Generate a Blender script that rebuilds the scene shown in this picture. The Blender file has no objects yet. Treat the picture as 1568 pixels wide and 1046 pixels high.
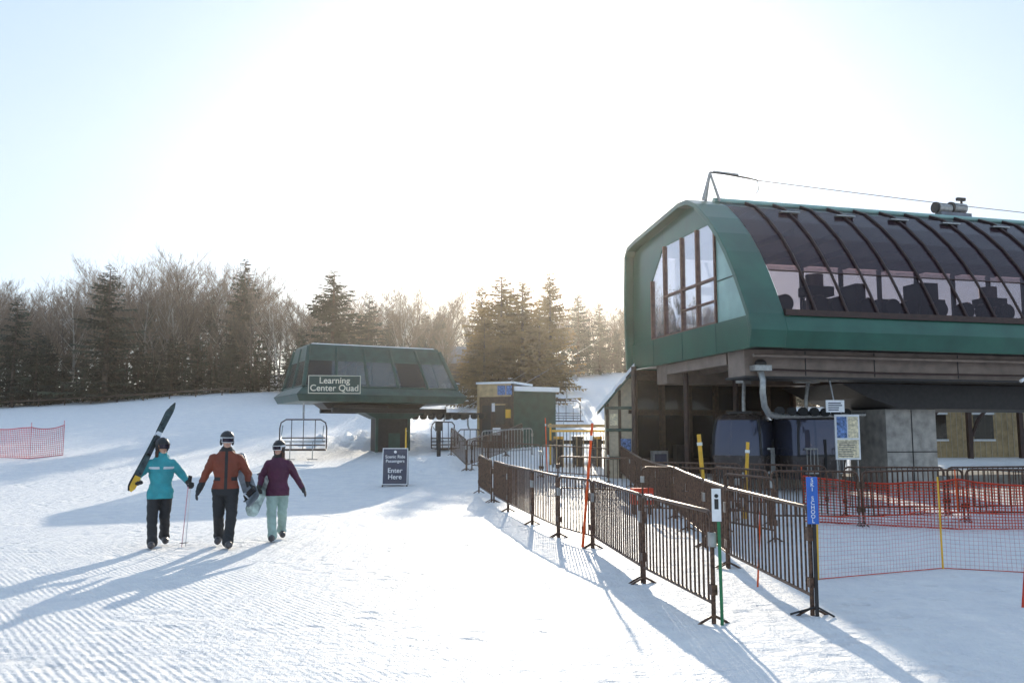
import bpy, math, random, numpy as np
from mathutils import Vector, Matrix, noise, Quaternion
random.seed(7)
R=random.random
def U_(a,b): return a+(b-a)*random.random()
sc=bpy.context.scene
# ------------------------------------------------------------ survey helper (tripod at origin, 1.85 m)
F=1307.0; CAMZ=1.85; PITCH=math.atan(142/1307.0); cP,sP=math.cos(PITCH),math.sin(PITCH)
def ray(px,py):
    a=(px-784)/F; b=(523-py)/F
    return (a,cP-b*sP,sP+b*cP)
def S(px,py,D):
    r=ray(px,py); t=D/r[1]; return Vector((r[0]*t,D,CAMZ+r[2]*t))
def G(px,py):
    r=ray(px,py); t=-CAMZ/r[2]; return Vector((r[0]*t,r[1]*t,0))
# ------------------------------------------------------------ terrain
def zt(x,y):
    q=y-24; t=0.5*(q+math.sqrt(q*q+6))
    if t>86: t2=86+ (1-math.exp(-(t-86)/40))*40*0.35
    else: t2=t
    z=0.062*t2+0.0006*t2*t2
    lx=max(0,-28-x); z/= (1+lx*0.014)
    xe=5+max(0,y-45)*.25
    if x>xe: z*= max(0.55,1-(x-xe)*0.06)
    n=noise.noise(Vector((x*.35,y*.35,3)))*.035+noise.noise(Vector((x*1.3,y*1.3,7)))*.013
    if y<60: n+=noise.noise(Vector((x*3.1,y*3.1,17)))*.009
    # ploughed snow banks
    for (cx,cy,sx,sy,h) in ((-3.0,33.5,2.0,2.2,.45),(-6.8,43,3.6,2.0,.9),(1.2,38,1.6,2.0,.4),(-1.0,46,3,2,.8),(4.6,60,7,6,1.2),(-13,60,10,7,.5)):
        d=((x-cx)/sx)**2+((y-cy)/sy)**2
        if d<6:
            e=math.exp(-d)
            n+=e*h*(0.55+.6*noise.noise(Vector((x*1.1,y*1.1,1)))+.45*noise.noise(Vector((x*3,y*3,1))))
    return z+n
# ------------------------------------------------------------ materials
MATS={}
def mat(name,col,rough=.6,metal=0,var=.12,scale=6,bump=0,bscale=40,transl=0,spec=None,coat=0):
    if name in MATS: return MATS[name]
    m=bpy.data.materials.new(name); m.use_nodes=True; nt=m.node_tree; n=nt.nodes; l=nt.links
    b=n['Principled BSDF']; tc=n.new('ShaderNodeTexCoord')
    ns=n.new('ShaderNodeTexNoise'); ns.inputs['Scale'].default_value=scale; ns.inputs['Detail'].default_value=4
    l.new(tc.outputs['Object'],ns.inputs['Vector'])
    cr=n.new('ShaderNodeValToRGB'); c=Vector(col[:3])
    lo=[max(0,x*(1-var*1.6)) for x in c]; hi=[min(1,x*(1+var*1.6)) for x in c]
    cr.color_ramp.elements[0].position=.3; cr.color_ramp.elements[1].position=.7
    cr.color_ramp.elements[0].color=(*lo,1); cr.color_ramp.elements[1].color=(*hi,1)
    l.new(ns.outputs['Fac'],cr.inputs['Fac']); l.new(cr.outputs['Color'],b.inputs['Base Color'])
    mr=n.new('ShaderNodeMapRange'); mr.inputs['To Min'].default_value=max(.03,rough-.1); mr.inputs['To Max'].default_value=min(1,rough+.12)
    l.new(ns.outputs['Fac'],mr.inputs['Value']); l.new(mr.outputs['Result'],b.inputs['Roughness'])
    b.inputs['Metallic'].default_value=metal
    if spec is not None: b.inputs['Specular IOR Level'].default_value=spec
    if coat: b.inputs['Coat Weight'].default_value=coat; b.inputs['Coat Roughness'].default_value=.12
    if bump:
        n2=n.new('ShaderNodeTexNoise'); n2.inputs['Scale'].default_value=bscale; n2.inputs['Detail'].default_value=3
        l.new(tc.outputs['Object'],n2.inputs['Vector'])
        bp=n.new('ShaderNodeBump'); bp.inputs['Strength'].default_value=bump; bp.inputs['Distance'].default_value=.02
        l.new(n2.outputs['Fac'],bp.inputs['Height']); l.new(bp.outputs['Normal'],b.inputs['Normal'])
    if transl:
        tr=n.new('ShaderNodeBsdfTranslucent'); l.new(cr.outputs['Color'],tr.inputs['Color'])
        mx=n.new('ShaderNodeMixShader'); mx.inputs[0].default_value=transl
        l.new(b.outputs[0],mx.inputs[1]); l.new(tr.outputs[0],mx.inputs[2]); l.new(mx.outputs[0],n['Material Output'].inputs[0])
    MATS[name]=m; return m
def glass(name,col,tint,fac=.6,rough=.08,metal=0.0):
    m=bpy.data.materials.new(name); m.use_nodes=True; nt=m.node_tree; n=nt.nodes; l=nt.links
    b=n['Principled BSDF']; b.inputs['Base Color'].default_value=(*col,1); b.inputs['Roughness'].default_value=rough; b.inputs['Metallic'].default_value=metal
    ns=n.new('ShaderNodeTexNoise'); ns.inputs['Scale'].default_value=.8; tc=n.new('ShaderNodeTexCoord'); l.new(tc.outputs['Object'],ns.inputs['Vector'])
    bp=n.new('ShaderNodeBump'); bp.inputs['Strength'].default_value=.25; bp.inputs['Distance'].default_value=.1
    l.new(ns.outputs['Fac'],bp.inputs['Height']); l.new(bp.outputs['Normal'],b.inputs['Normal'])
    t=n.new('ShaderNodeBsdfTransparent'); t.inputs['Color'].default_value=(*tint,1)
    mx=n.new('ShaderNodeMixShader'); mx.inputs[0].default_value=fac
    l.new(b.outputs[0],mx.inputs[1]); l.new(t.outputs[0],mx.inputs[2]); l.new(mx.outputs[0],n['Material Output'].inputs[0])
    MATS[name]=m; return m
GREEN=mat('green_painted_steel',(.015,.088,.055),.32,.0,.15,1.2,coat=.4)
GREEN2=mat('dark_green_paint',(.02,.06,.045),.4,0,.2,3)
TEAL=mat('pale_teal_panel',(.24,.40,.36),.22,0,.1,1.2,coat=.6)
STEEL=mat('galvanised_steel',(.36,.36,.35),.4,.7,.15,12)
RUST=mat('weathered_brown_steel',(.10,.055,.035),.4,.45,.4,25,.2,120)
TAUPE=mat('taupe_girder',(.24,.18,.145),.5,.1,.15,3)
DARK=mat('dark_metal',(.03,.026,.025),.5,.2,.2,8)
RIB=mat('brown_rib',(.045,.02,.015),.5,.1,.2,8)
CONC=mat('concrete',(.38,.36,.33),.85,0,.18,4,.4,30)
TAN=mat('tan_siding',(.44,.32,.17),.7,0,.15,5)
CREAM=mat('cream_stucco',(.5,.42,.30),.8,0,.1,8,.3,60)
TIMBER=mat('dark_timber',(.075,.045,.028),.7,0,.3,10,.3,50)
ORANGE=mat('orange_plastic',(.8,.13,.02),.5,0,.1,5,transl=.3)
YEL=mat('yellow_plastic',(.75,.42,.03),.5,0,.1,5)
REDN=mat('red_net',(.75,.09,.04),.6,0,.1,5,transl=.35)
PINKN=mat('pink_net',(.7,.16,.2),.6,0,.1,5,transl=.3)
WHITE=mat('white_paint',(.78,.78,.78),.5,0,.05,8)
BLACK=mat('black_plastic',(.012,.012,.014),.45,0,.3,20)
BLUES=mat('blue_sign',(.03,.13,.5),.4,0,.08,8)
NAVY=mat('slate_sign',(.045,.05,.085),.45,0,.1,8)
SIGNG=mat('sign_green',(.02,.045,.035),.5,0,.1,8)
CREAMT=mat('cream_lettering',(.72,.68,.55),.6,0,.03,8)
PAPER=mat('paper_poster',(.72,.62,.42),.6,0,.25,14)
PAPERB=mat('blue_poster',(.12,.2,.4),.6,0,.5,14)
TYRE=mat('rubber_tyre',(.02,.02,.02),.8,0,.2,20)
ROOFG=mat('grey_roof',(.16,.17,.2),.7,0,.15,3)
BARK=mat('bark',(.12,.09,.07),.9,0,.3,5)
TWIG=mat('twigs',(.24,.17,.12),.85,0,.3,.3)
BIRCH=mat('birch_bark',(.42,.38,.33),.8,0,.3,3)
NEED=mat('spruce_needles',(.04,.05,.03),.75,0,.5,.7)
NEEDG=mat('spruce_needles_sunlit',(.22,.15,.065),.7,0,.45,.7,transl=.6)  # golden backlit glow put into the needle colour, lit copy of spruce_needles
SNOWC=mat('snow_cap',(.84,.86,.88),.6,0,.03,3,.4,12)
TGLASS=glass('bronze_polycarbonate',(.055,.028,.036),(.55,.36,.38),.34,.15)
LGLASS=glass('lower_tinted_glass',(.05,.03,.035),(.72,.62,.70),.56,.08)
CGLASS=glass('clear_window',(.05,.06,.07),(.9,.93,.95),.8,.05)
FGLASS=glass('front_window',(.86,.84,.9),(.88,.88,.92),.42,.03,.9)
DGLASS=glass('dark_window',(.02,.018,.017),(.35,.32,.3),.25,.06)
QGLASS=glass('terminal_window',(.22,.24,.24),(.7,.75,.78),.5,.06,.6)
SKIN=mat('skin',(.55,.32,.23),.5,0,.06,20)
# snow
def snowmat():
    m=bpy.data.materials.new('groomed_snow'); m.use_nodes=True; nt=m.node_tree; n=nt.nodes; l=nt.links
    b=n['Principled BSDF']; b.inputs['Roughness'].default_value=.55; b.inputs['Specular IOR Level'].default_value=.35
    tc=n.new('ShaderNodeTexCoord'); sp=n.new('ShaderNodeSeparateXYZ'); l.new(tc.outputs['Object'],sp.inputs[0])
    def N(scale,detail=3,rough=.6):
        t=n.new('ShaderNodeTexNoise'); t.inputs['Scale'].default_value=scale; t.inputs['Detail'].default_value=detail; t.inputs['Roughness'].default_value=rough
        l.new(tc.outputs['Object'],t.inputs['Vector']); return t.outputs['Fac']
    def M(op,a,b_):
        t=n.new('ShaderNodeMath'); t.operation=op
        for i,v in enumerate((a,b_)):
            if v is None: continue
            if isinstance(v,(int,float)): t.inputs[i].default_value=v
            else: l.new(v,t.inputs[i])
        return t.outputs[0]
    def rng(v,a,b_,c,d):
        t=n.new('ShaderNodeMapRange'); l.new(v,t.inputs['Value'])
        for k,x in zip(('From Min','From Max','To Min','To Max'),(a,b_,c,d)): t.inputs[k].default_value=x
        return t.outputs['Result']
    cr=n.new('ShaderNodeValToRGB'); cr.color_ramp.elements[0].color=(.81,.81,.83,1); cr.color_ramp.elements[1].color=(.91,.90,.89,1)
    cr.color_ramp.elements[0].position=.35; cr.color_ramp.elements[1].position=.65
    l.new(N(2.2,3,.7),cr.inputs['Fac']); l.new(cr.outputs['Color'],b.inputs['Base Color'])
    mp=n.new('ShaderNodeMapping'); mp.inputs['Rotation'].default_value=(0,0,math.radians(-38)); l.new(tc.outputs['Object'],mp.inputs['Vector'])
    wv=n.new('ShaderNodeTexWave'); wv.inputs['Scale'].default_value=4.6; wv.inputs['Distortion'].default_value=1.2; wv.inputs['Detail'].default_value=1; wv.inputs['Detail Scale'].default_value=.5
    l.new(mp.outputs[0],wv.inputs['Vector'])
    mask=M('MULTIPLY',rng(sp.outputs['X'],-3.2,-.4,1,.08),rng(sp.outputs['Y'],7.5,15,1,.14))
    mask=M('MULTIPLY',mask,rng(N(.6,1),.40,.56,.2,1))
    h=M('MULTIPLY',M('MULTIPLY',wv.outputs['Fac'],mask),.026)
    mp2=n.new('ShaderNodeMapping'); mp2.inputs['Rotation'].default_value=(0,0,math.radians(-62)); mp2.inputs['Scale'].default_value=(1,.12,1); l.new(tc.outputs['Object'],mp2.inputs['Vector'])
    n2=n.new('ShaderNodeTexNoise'); n2.inputs['Scale'].default_value=5; n2.inputs['Detail'].default_value=2; l.new(mp2.outputs[0],n2.inputs['Vector'])
    h=M('ADD',h,M('MULTIPLY',n2.outputs['Fac'],.09))
    h=M('ADD',h,M('MULTIPLY',N(7,5,.72),.14))
    vo=n.new('ShaderNodeTexVoronoi'); vo.inputs['Scale'].default_value=3.0; l.new(tc.outputs['Object'],vo.inputs['Vector'])
    foot=M('MULTIPLY',rng(vo.outputs['Distance'],.1,.4,-.09,0),rng(N(.45,1),.46,.58,0,1))
    h=M('ADD',h,foot)
    bp=n.new('ShaderNodeBump'); bp.inputs['Strength'].default_value=.9; bp.inputs['Distance'].default_value=1.0
    l.new(h,bp.inputs['Height']); l.new(bp.outputs['Normal'],b.inputs['Normal'])
    return m
SNOW=snowmat()
# ------------------------------------------------------------ mesh builder
def frame(ox,oy,ang,oz=0):
    c,s=math.cos(ang),math.sin(ang)
    return lambda u,v,z: Vector((ox+u*c-v*s, oy+u*s+v*c, oz+z))
class MB:
    def __init__(s): s.v=[]; s.f=[]; s.m=[]; s.sm=[]; s.mats=[]
    def mi(s,m):
        if m not in s.mats: s.mats.append(m)
        return s.mats.index(m)
    def add(s,vs,fs,m,smooth=False):
        o=len(s.v); s.v+= [tuple(x) for x in vs]; k=s.mi(m)
        for f in fs: s.f.append([i+o for i in f]); s.m.append(k); s.sm.append(smooth)
    def box(s,f,u0,u1,v0,v1,z0,z1,m):
        p=[f(u,v,z) for z in (z0,z1) for (u,v) in ((u0,v0),(u1,v0),(u1,v1),(u0,v1))]
        s.add(p,[(3,2,1,0),(4,5,6,7),(0,1,5,4),(1,2,6,5),(2,3,7,6),(3,0,4,7)],m)
    def hexa(s,p,m): s.add(p,[(3,2,1,0),(4,5,6,7),(0,1,5,4),(1,2,6,5),(2,3,7,6),(3,0,4,7)],m)
    def prism(s,f,poly,u0,u1,m):
        n=len(poly); p=[f(u0,a,b) for a,b in poly]+[f(u1,a,b) for a,b in poly]
        s.add(p,[list(range(n))[::-1],list(range(n,2*n))]+[(i,(i+1)%n,(i+1)%n+n,i+n) for i in range(n)],m)
    def tube(s,a,b,r0,r1,m,n=8,caps=True,smooth=True):
        a=Vector(a); b=Vector(b); d=(b-a)
        if d.length<1e-6: return
        d.normalize(); x=d.orthogonal().normalized(); y=d.cross(x)
        p=[a+(x*math.cos(t)+y*math.sin(t))*r0 for t in [2*math.pi*i/n for i in range(n)]]+[b+(x*math.cos(t)+y*math.sin(t))*r1 for t in [2*math.pi*i/n for i in range(n)]]
        fs=[(i,(i+1)%n,(i+1)%n+n,i+n) for i in range(n)]
        s.add(p,fs,m,smooth)
        if caps: s.add(p,[list(range(n))[::-1],list(range(n,2*n))],m)
    def path(s,pts,r,m,n=8,closed=False):
        pts=[Vector(p) for p in pts]
        L=len(pts); rings=[]; x=None
        for i,p in enumerate(pts):
            if closed: d=pts[(i+1)%L]-pts[i-1]
            else: d=pts[min(i+1,L-1)]-pts[max(i-1,0)]
            d.normalize()
            if x is None: x=d.orthogonal().normalized()
            x=(x-d*x.dot(d)); 
            x=x.normalized() if x.length>1e-5 else d.orthogonal().normalized()
            y=d.cross(x)
            rings.append([p+(x*math.cos(2*math.pi*k/n)+y*math.sin(2*math.pi*k/n))*r for k in range(n)])
        vs=[q for rg in rings for q in rg]; fs=[]
        for i in range(L if closed else L-1):
            j=(i+1)%L
            for k in range(n): fs.append((i*n+k,i*n+(k+1)%n,j*n+(k+1)%n,j*n+k))
        s.add(vs,fs,m,True)
        if not closed: s.add(vs,[list(range(n))[::-1],list(range((L-1)*n,L*n))],m)
    def ell(s,c,r,m,seg=16,rg=10,M=None,fn=None):
        c=Vector(c); vs=[]; fs=[]
        for i in range(rg+1):
            th=math.pi*i/rg
            for k in range(seg):
                ph=2*math.pi*k/seg; q=Vector((r[0]*math.sin(th)*math.cos(ph),r[1]*math.sin(th)*math.sin(ph),r[2]*math.cos(th)))
                if fn: q=fn(q)
                if M: q=M@q
                vs.append(c+q)
        for i in range(rg):
            for k in range(seg):
                fs.append((i*seg+k,(i+1)*seg+k,(i+1)*seg+(k+1)%seg,i*seg+(k+1)%seg))
        s.add(vs,fs,m,True)
    def loft(s,rings,m,smooth=True,caps=True):
        n=len(rings[0]); vs=[q for r in rings for q in r]; fs=[]
        for i in range(len(rings)-1):
            for k in range(n): fs.append((i*n+k,i*n+(k+1)%n,(i+1)*n+(k+1)%n,(i+1)*n+k))
        s.add(vs,fs,m,smooth)
        if caps: s.add(vs,[list(range(n))[::-1],list(range((len(rings)-1)*n,len(rings)*n))],m)
    def make(s,name,parent=None,origin=None,bevel=0):
        me=bpy.data.meshes.new(name); o=Vector(origin) if origin is not None else Vector((0,0,0))
        me.from_pydata([tuple(Vector(v)-o) for v in s.v],[],s.f)
        for m in s.mats: me.materials.append(m)
        me.polygons.foreach_set('material_index',s.m); me.polygons.foreach_set('use_smooth',s.sm); me.update()
        ob=bpy.data.objects.new(name,me); sc.collection.objects.link(ob); ob.location=o
        if parent:
            ob.parent=parent; ob.matrix_parent_inverse=Matrix.Translation(-parent.location)
        if bevel:
            b=ob.modifiers.new('bevel','BEVEL'); b.width=bevel; b.segments=2; b.limit_method='ANGLE'; b.angle_limit=math.radians(50)
        return ob
def E(name,loc):
    e=bpy.data.objects.new(name,None); e.location=loc; e.empty_display_size=.3; sc.collection.objects.link(e); return e
def text(body,size,loc,ang,m,parent,name,ext=.004,tilt=90,spacing=1,align='CENTER'):
    cu=bpy.data.curves.new(name,'FONT'); cu.body=body; cu.size=size; cu.extrude=ext; cu.align_x=align; cu.align_y='CENTER'; cu.space_line=spacing; cu.offset=size*.012
    o=bpy.data.objects.new(name,cu); sc.collection.objects.link(o); o.rotation_euler=(math.radians(tilt),0,ang); o.location=loc
    cu.materials.append(m)
    if parent: o.parent=parent; o.matrix_parent_inverse=Matrix.Translation(-parent.location)
    return o
# ------------------------------------------------------------ world, sun, camera
EL=math.radians(16.5); AZ=math.radians(2.0)
w=bpy.data.worlds.new('World'); sc.world=w; w.use_nodes=True; nt=w.node_tree
bg=nt.nodes['Background']; sk=nt.nodes.new('ShaderNodeTexSky'); sk.sky_type='NISHITA'; sk.sun_disc=False
sk.sun_elevation=EL; sk.sun_rotation=AZ; sk.air_density=1.0; sk.dust_density=1.3; sk.ozone_density=1.5; sk.altitude=600
nt.links.new(sk.outputs[0],bg.inputs['Color']); bg.inputs['Strength'].default_value=.05
# pale gradient fill added to the whole sky, also lifts ambient light
hz=nt.nodes.new('ShaderNodeBackground'); hz.inputs['Strength'].default_value=1.0
tcw=nt.nodes.new('ShaderNodeTexCoord'); sepw=nt.nodes.new('ShaderNodeSeparateXYZ'); nt.links.new(tcw.outputs['Generated'],sepw.inputs[0])
crw=nt.nodes.new('ShaderNodeValToRGB'); nt.links.new(sepw.outputs['Z'],crw.inputs['Fac'])
crw.color_ramp.elements[0].color=(.60,.69,.78,1); crw.color_ramp.elements[1].color=(.45,.60,.80,1); crw.color_ramp.elements[1].position=.5
nt.links.new(crw.outputs[0],hz.inputs['Color'])
ad=nt.nodes.new('ShaderNodeAddShader'); nt.links.new(bg.outputs[0],ad.inputs[0]); nt.links.new(hz.outputs[0],ad.inputs[1]); nt.links.new(ad.outputs[0],nt.nodes['World Output'].inputs[0])
sv=Vector((math.sin(AZ)*math.cos(EL),math.cos(AZ)*math.cos(EL),math.sin(EL)))
sl=bpy.data.lights.new('sun','SUN'); sl.energy=5; sl.angle=math.radians(.5); sl.color=(1,.88,.70)
so=bpy.data.objects.new('sun',sl); so.rotation_euler=sv.to_track_quat('Z','Y').to_euler(); so.location=(10,60,40); sc.collection.objects.link(so)
cam=bpy.data.cameras.new('camera'); co=bpy.data.objects.new('camera',cam); sc.collection.objects.link(co)
cam.sensor_width=36; cam.lens=36*F/1568; co.location=(0,0,CAMZ); co.rotation_euler=(math.pi/2+PITCH,0,0); cam.clip_end=3000; sc.camera=co
sc.view_settings.view_transform='Standard'; sc.view_settings.look='None'; sc.view_settings.exposure=0
# ------------------------------------------------------------ ground
def axis(lo,a,b,hi,step,g):
    xs=list(np.arange(a,b,step)); s=step; x=b
    while x<hi: xs.append(x); s*=g; x+=s
    xs.append(hi); s=step; x=a; left=[]
    while x>lo:
        s*=g; x-=s; left.append(max(x,lo))
    return left[::-1]+xs
xs=axis(-900,-9,9,900,.13,1.06); ys=axis(-120,3.5,26,1200,.13,1.035)
vs=[(x,y,zt(x,y)) for y in ys for x in xs]; nx=len(xs)
fs=[(j*nx+i,j*nx+i+1,(j+1)*nx+i+1,(j+1)*nx+i) for j in range(len(ys)-1) for i in range(nx-1)]
me=bpy.data.meshes.new('snow_ground'); me.from_pydata(vs,[],fs); me.materials.append(SNOW)
me.polygons.foreach_set('use_smooth',[True]*len(fs)); me.update()
go=bpy.data.objects.new('snow_ground',me); sc.collection.objects.link(go)
# ------------------------------------------------------------ trees
def norm10(ob):
    me=ob.data; h=max(v.co.z for v in me.vertices)
    for v in me.vertices: v.co.z*=10/h if v.co.z>0 else 1
    bpy.data.objects.remove(ob); return me
def conifer(seed,full=1.0,m=NEED,sparse=1.0):
    rnd=random.Random(seed); b=MB(); H=10.0
    b.tube((0,0,-.3),(0,0,H*.97),.16,.015,BARK,6)
    z=.7
    while z<H*.985:
        t=z/H; L0=(2.1*full)*(1-t)**.85*(.8+.4*rnd.random())+.12
        nb=int(8*sparse)+rnd.randint(0,2)
        for k in range(nb):
            a=rnd.random()*6.283; L=L0*(.5+.65*rnd.random()); zz=z+rnd.uniform(-.12,.12)
            droop=.28*(1-t)+.05
            d=Vector((math.cos(a),math.sin(a),0)); sd=Vector((-math.sin(a),math.cos(a),0))
            ns=max(3,int(L/.2)); prev=Vector((0,0,zz))
            vs=[];fs=[]
            for i in range(1,ns+1):
                q=i/ns; p=d*L*q+Vector((0,0,zz-droop*L*q+ .22*L*q*q))
                wd=(.33*(1-q)+.12)*(.6+.7*rnd.random())*min(1,L)
                for sgn in (-1,1):
                    tip=p+sd*sgn*wd*1.25+d*.12+Vector((0,0,-wd*rnd.uniform(.1,.75)))
                    o=len(vs); vs+= [prev,p,tip]; fs.append((o,o+1,o+2))
                hang=p+d*rnd.uniform(-.05,.1)+Vector((0,0,-rnd.uniform(.1,.34)*min(1,L)))
                o=len(vs); vs+= [prev,p+sd*.03,hang]; fs.append((o,o+1,o+2))
                prev=p
            b.add(vs,fs,m)
        z+=.27*(1-.45*t)*(1+.35*rnd.random())/ (0.6+.4*sparse)
    return norm10(b.make('tmp'))
def bare(seed,tm=BARK):
    rnd=random.Random(seed); b=MB(); H=10.0
    def grow(p,d,L,r,lev):
        n=3 if lev<2 else 2; q=p.copy(); pts=[(p.copy(),r)]
        for i in range(n):
            d=(d+Vector((rnd.gauss(0,.09),rnd.gauss(0,.09),rnd.gauss(0,.06)+.05))).normalized(); q2=q+d*L/n; rr=r*(1-.75*(i+1)/n)+.003
            if lev<2: b.tube(q,q2,pts[-1][1],rr,tm,5 if lev<1 else 3,False)
            else:
                ww=d.orthogonal().normalized(); ww.rotate(Quaternion(d,rnd.random()*3.14)); r0_=pts[-1][1]*1.1
                b.add([q-ww*r0_,q+ww*r0_,q2+ww*rr,q2-ww*rr],[(0,1,2,3)],TWIG)
            q=q2; pts.append((q.copy(),rr))
        if lev>=3: return
        nk=(14,8,7)[lev]
        for k in range(nk):
            t=(.28+.72*(k+rnd.random())/nk) if lev==0 else (.2+.8*rnd.random()); i=min(n-1,int(t*n)); f=t*n-i
            pp=pts[i][0].lerp(pts[i+1][0],f); rr=pts[i][1]*(1-f)+pts[i+1][1]*f
            a=rnd.random()*6.283; side=Vector((math.cos(a),math.sin(a),0)); 
            nd=(d*.95+side*rnd.uniform(.4,.85)+Vector((0,0,.35))).normalized()
            grow(pp,nd,L*rnd.uniform(.3,.5)*(1.2-.5*t if lev==0 else 1),max(.007,rr*.5),lev+1)
    grow(Vector((0,0,-.2)),Vector((rnd.gauss(0,.03),rnd.gauss(0,.03),1)),H*.93,.10,0)
    return norm10(b.make('tmp'))
CON=[conifer(1,1),conifer(2,.8),conifer(3,1.15,sparse=.7),conifer(4,.9,sparse=.85)]
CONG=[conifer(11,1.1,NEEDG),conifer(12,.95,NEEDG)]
BAR=[bare(21),bare(22),bare(23,BIRCH),bare(24),bare(25)]
def tree(me,name,px,top,D,wf=1,parent=None,xoff=0):
    p=S(px,top,D); g=zt(p.x,D); h=max(2,p.z-g); s=h/10
    o=bpy.data.objects.new(name,me); sc.collection.objects.link(o)
    wsc=s**.6*wf*1.0 if s>1 else s*wf
    o.location=(p.x,D,g-.1); o.scale=(wsc,wsc,s); o.rotation_euler=(0,0,R()*6.28)
    if parent: o.parent=parent; o.matrix_parent_inverse=Matrix.Translation(-parent.location)
    return o
for (px,top,D,k,wf) in ((28,450,83,2,1.4),(60,500,83,3,1.3),(170,405,83,2,1.75),(376,396,88,0,1.3),(512,413,76,0,2.1),(566,450,80,3,1.5),(462,500,80,1,1.5),(120,480,90,1,1.3),
        (885,445,104,1,1.4),(918,465,107,3,1.3)):
    tree(CON[k],'spruce_tree',px,top,D,wf)
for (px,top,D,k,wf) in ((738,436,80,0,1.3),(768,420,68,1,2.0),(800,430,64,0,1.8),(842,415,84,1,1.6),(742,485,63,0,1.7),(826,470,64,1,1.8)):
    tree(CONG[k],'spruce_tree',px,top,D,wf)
forest=E('forest_treeline',(-30,95,5))
def skyline(px):
    pts=[(-400,430),(0,410),(60,440),(130,410),(240,384),(330,376),(400,400),(450,450),(520,438),(600,428),(680,420),(705,465),(760,460),(860,446),(940,446),(1100,480),(1800,470)]
    for (a,b),(c,d) in zip(pts,pts[1:]):
        if a<=px<=c: return b+(d-b)*(px-a)/(c-a)
    return 450
px=-380
while px<1700:
    far=px>690
    for r in range(4):
        D=(85+r*7+U_(0,7)) if not far else (111+r*6+U_(0,5))
        x=px+U_(-11,11); sk_=skyline(x)
        if R()<.84: tree(random.choice(BAR),'bare_tree',x,sk_+abs(random.gauss(0,26)),D,1.2,forest)
        else: tree(random.choice(CON),'conifer',x,sk_+50+abs(random.gauss(0,35)),D,1.25,forest)
    D=(84 if not far else 110)+U_(0,5)
    if R()<.8: tree(random.choice(CON),'young_conifer',px+U_(-8,8),U_(510,565) if not far else U_(500,530),D,1.6,forest)
    if R()<.7: tree(random.choice(BAR),'sapling',px+U_(-8,8),U_(490,530),D+1,1.4,forest)
    px+=14
# ------------------------------------------------------------ gondola station
SF=frame(6.2,22,math.atan2(.245,.97))
st=E('gondola_station',SF(6,4,0))
prof=[(0,4.1),(-.12,4.55),(0,5.0),(.38,5.72),(.72,6.3),(1.1,6.87),(1.6,7.5),(2.2,8.1),(2.9,8.67),(3.5,8.95),(4.1,9.0),(7.7,8.62),(8.35,8.5),(8.62,8.2),(8.72,6.5),(8.6,4.1)]
def offs(p,d):
    out=[]
    for i in range(len(p)):
        a=p[max(i-1,0)]; c=p[min(i+1,len(p)-1)]; t=Vector((c[0]-a[0],c[1]-a[1])).normalized(); nrm=Vector((t.y,-t.x)); out.append((p[i][0]+nrm.x*d,p[i][1]+nrm.y*d))
    return out
b=MB(); inn=offs(prof,.16)
b.prism(SF,prof+inn[::-1],-.05,1.0,GREEN); b.make('hood',st,bevel=.02)
b=MB()
b.prism(SF,[(6.87,5.0),(8.5,5.0),(8.54,6.5),(8.44,8.1),(8.2,8.32),(7.7,8.42),(5.9,8.6),(5.9,8.0),(6.87,7.0)],.25,.31,GREEN)
b.prism(SF,[(2.36,8.0),(5.9,8.0),(5.9,8.6),(4.1,8.82),(3.5,8.78),(2.95,8.5)],.25,.31,GREEN)
b.prism(SF,[(.15,4.12),(8.5,4.12),(8.5,5.0),(.15,5.0)],.16,.31,GREEN)
b.prism(SF,[(2.3,5.02),(2.3,7.98),(2.2,7.88),(1.62,7.3),(1.12,6.65),(.75,6.1),(.5,5.72),(.18,5.02)],.26,.30,TEAL)
b.box(SF,.235,.258,.9,2.3,6.2,6.23,GREEN2)
for v in (2.2,4.4,6.6): b.box(SF,.15,.159,v,v+.02,4.14,4.98,GREEN2)
b.make('front_wall',st,bevel=.012)
b=MB()
b.prism(SF,[(2.3,5.0),(6.87,5.0),(6.87,7.0),(5.9,8.0),(2.3,8.0)],.27,.285,FGLASS); b.make('front_glazing',st)
b=MB(); MUL=mat('copper_mullion',(.17,.085,.06),.4,.2,.2,8)
for v in (2.3,3.45,4.5,5.8,6.84): b.box(SF,.2,.34,v-.04,v+.04,5.0,7.02 if v>6 else 8.0,MUL)
b.box(SF,.21,.335,2.3,5.8,6.3,6.37,MUL); b.box(SF,.21,.335,2.3,4.5,5.65,5.7,MUL); b.box(SF,.21,.335,2.3,6.84,4.98,5.06,MUL)
b.make('window_mullions',st)
b=MB(); Lg=24
near=prof[2:10]
for i in range(len(near)-1):
    (v0,z0),(v1,z1)=near[i],near[i+1]
    b.add([SF(1,v0,z0),SF(Lg,v0,z0),SF(Lg,v1,z1),SF(1,v1,z1)],[(0,1,2,3)],LGLASS if i<2 else TGLASS,True)
b.make('curved_glazing',st)
b=MB(); on=offs(near,-.035)
u=1.95
while u<Lg: b.path([SF(u,v,z) for v,z in on],.04,RIB,6); u+=.96
b.path([SF(.9,3.55,9.0),SF(Lg,3.55,9.0)],.09,TEAL,8)
b.box(SF,1,Lg,-.06,.02,4.96,5.12,RIB)
b.path([SF(1,.70,6.3),SF(Lg,.70,6.3)],.02,RIB,6)
u=2.9
while u<Lg: b.box(SF,u-.3,u+.35,2.55,2.7,8.50,8.54,STEEL); u+=.96*2
b.make('glazing_ribs',st)
b=MB()
b.prism(SF,[(.03,4.1),(-.12,4.55),(0,4.96),(.08,4.96),(.0,4.55),(.12,4.1)],1.0,Lg,GREEN)
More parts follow.
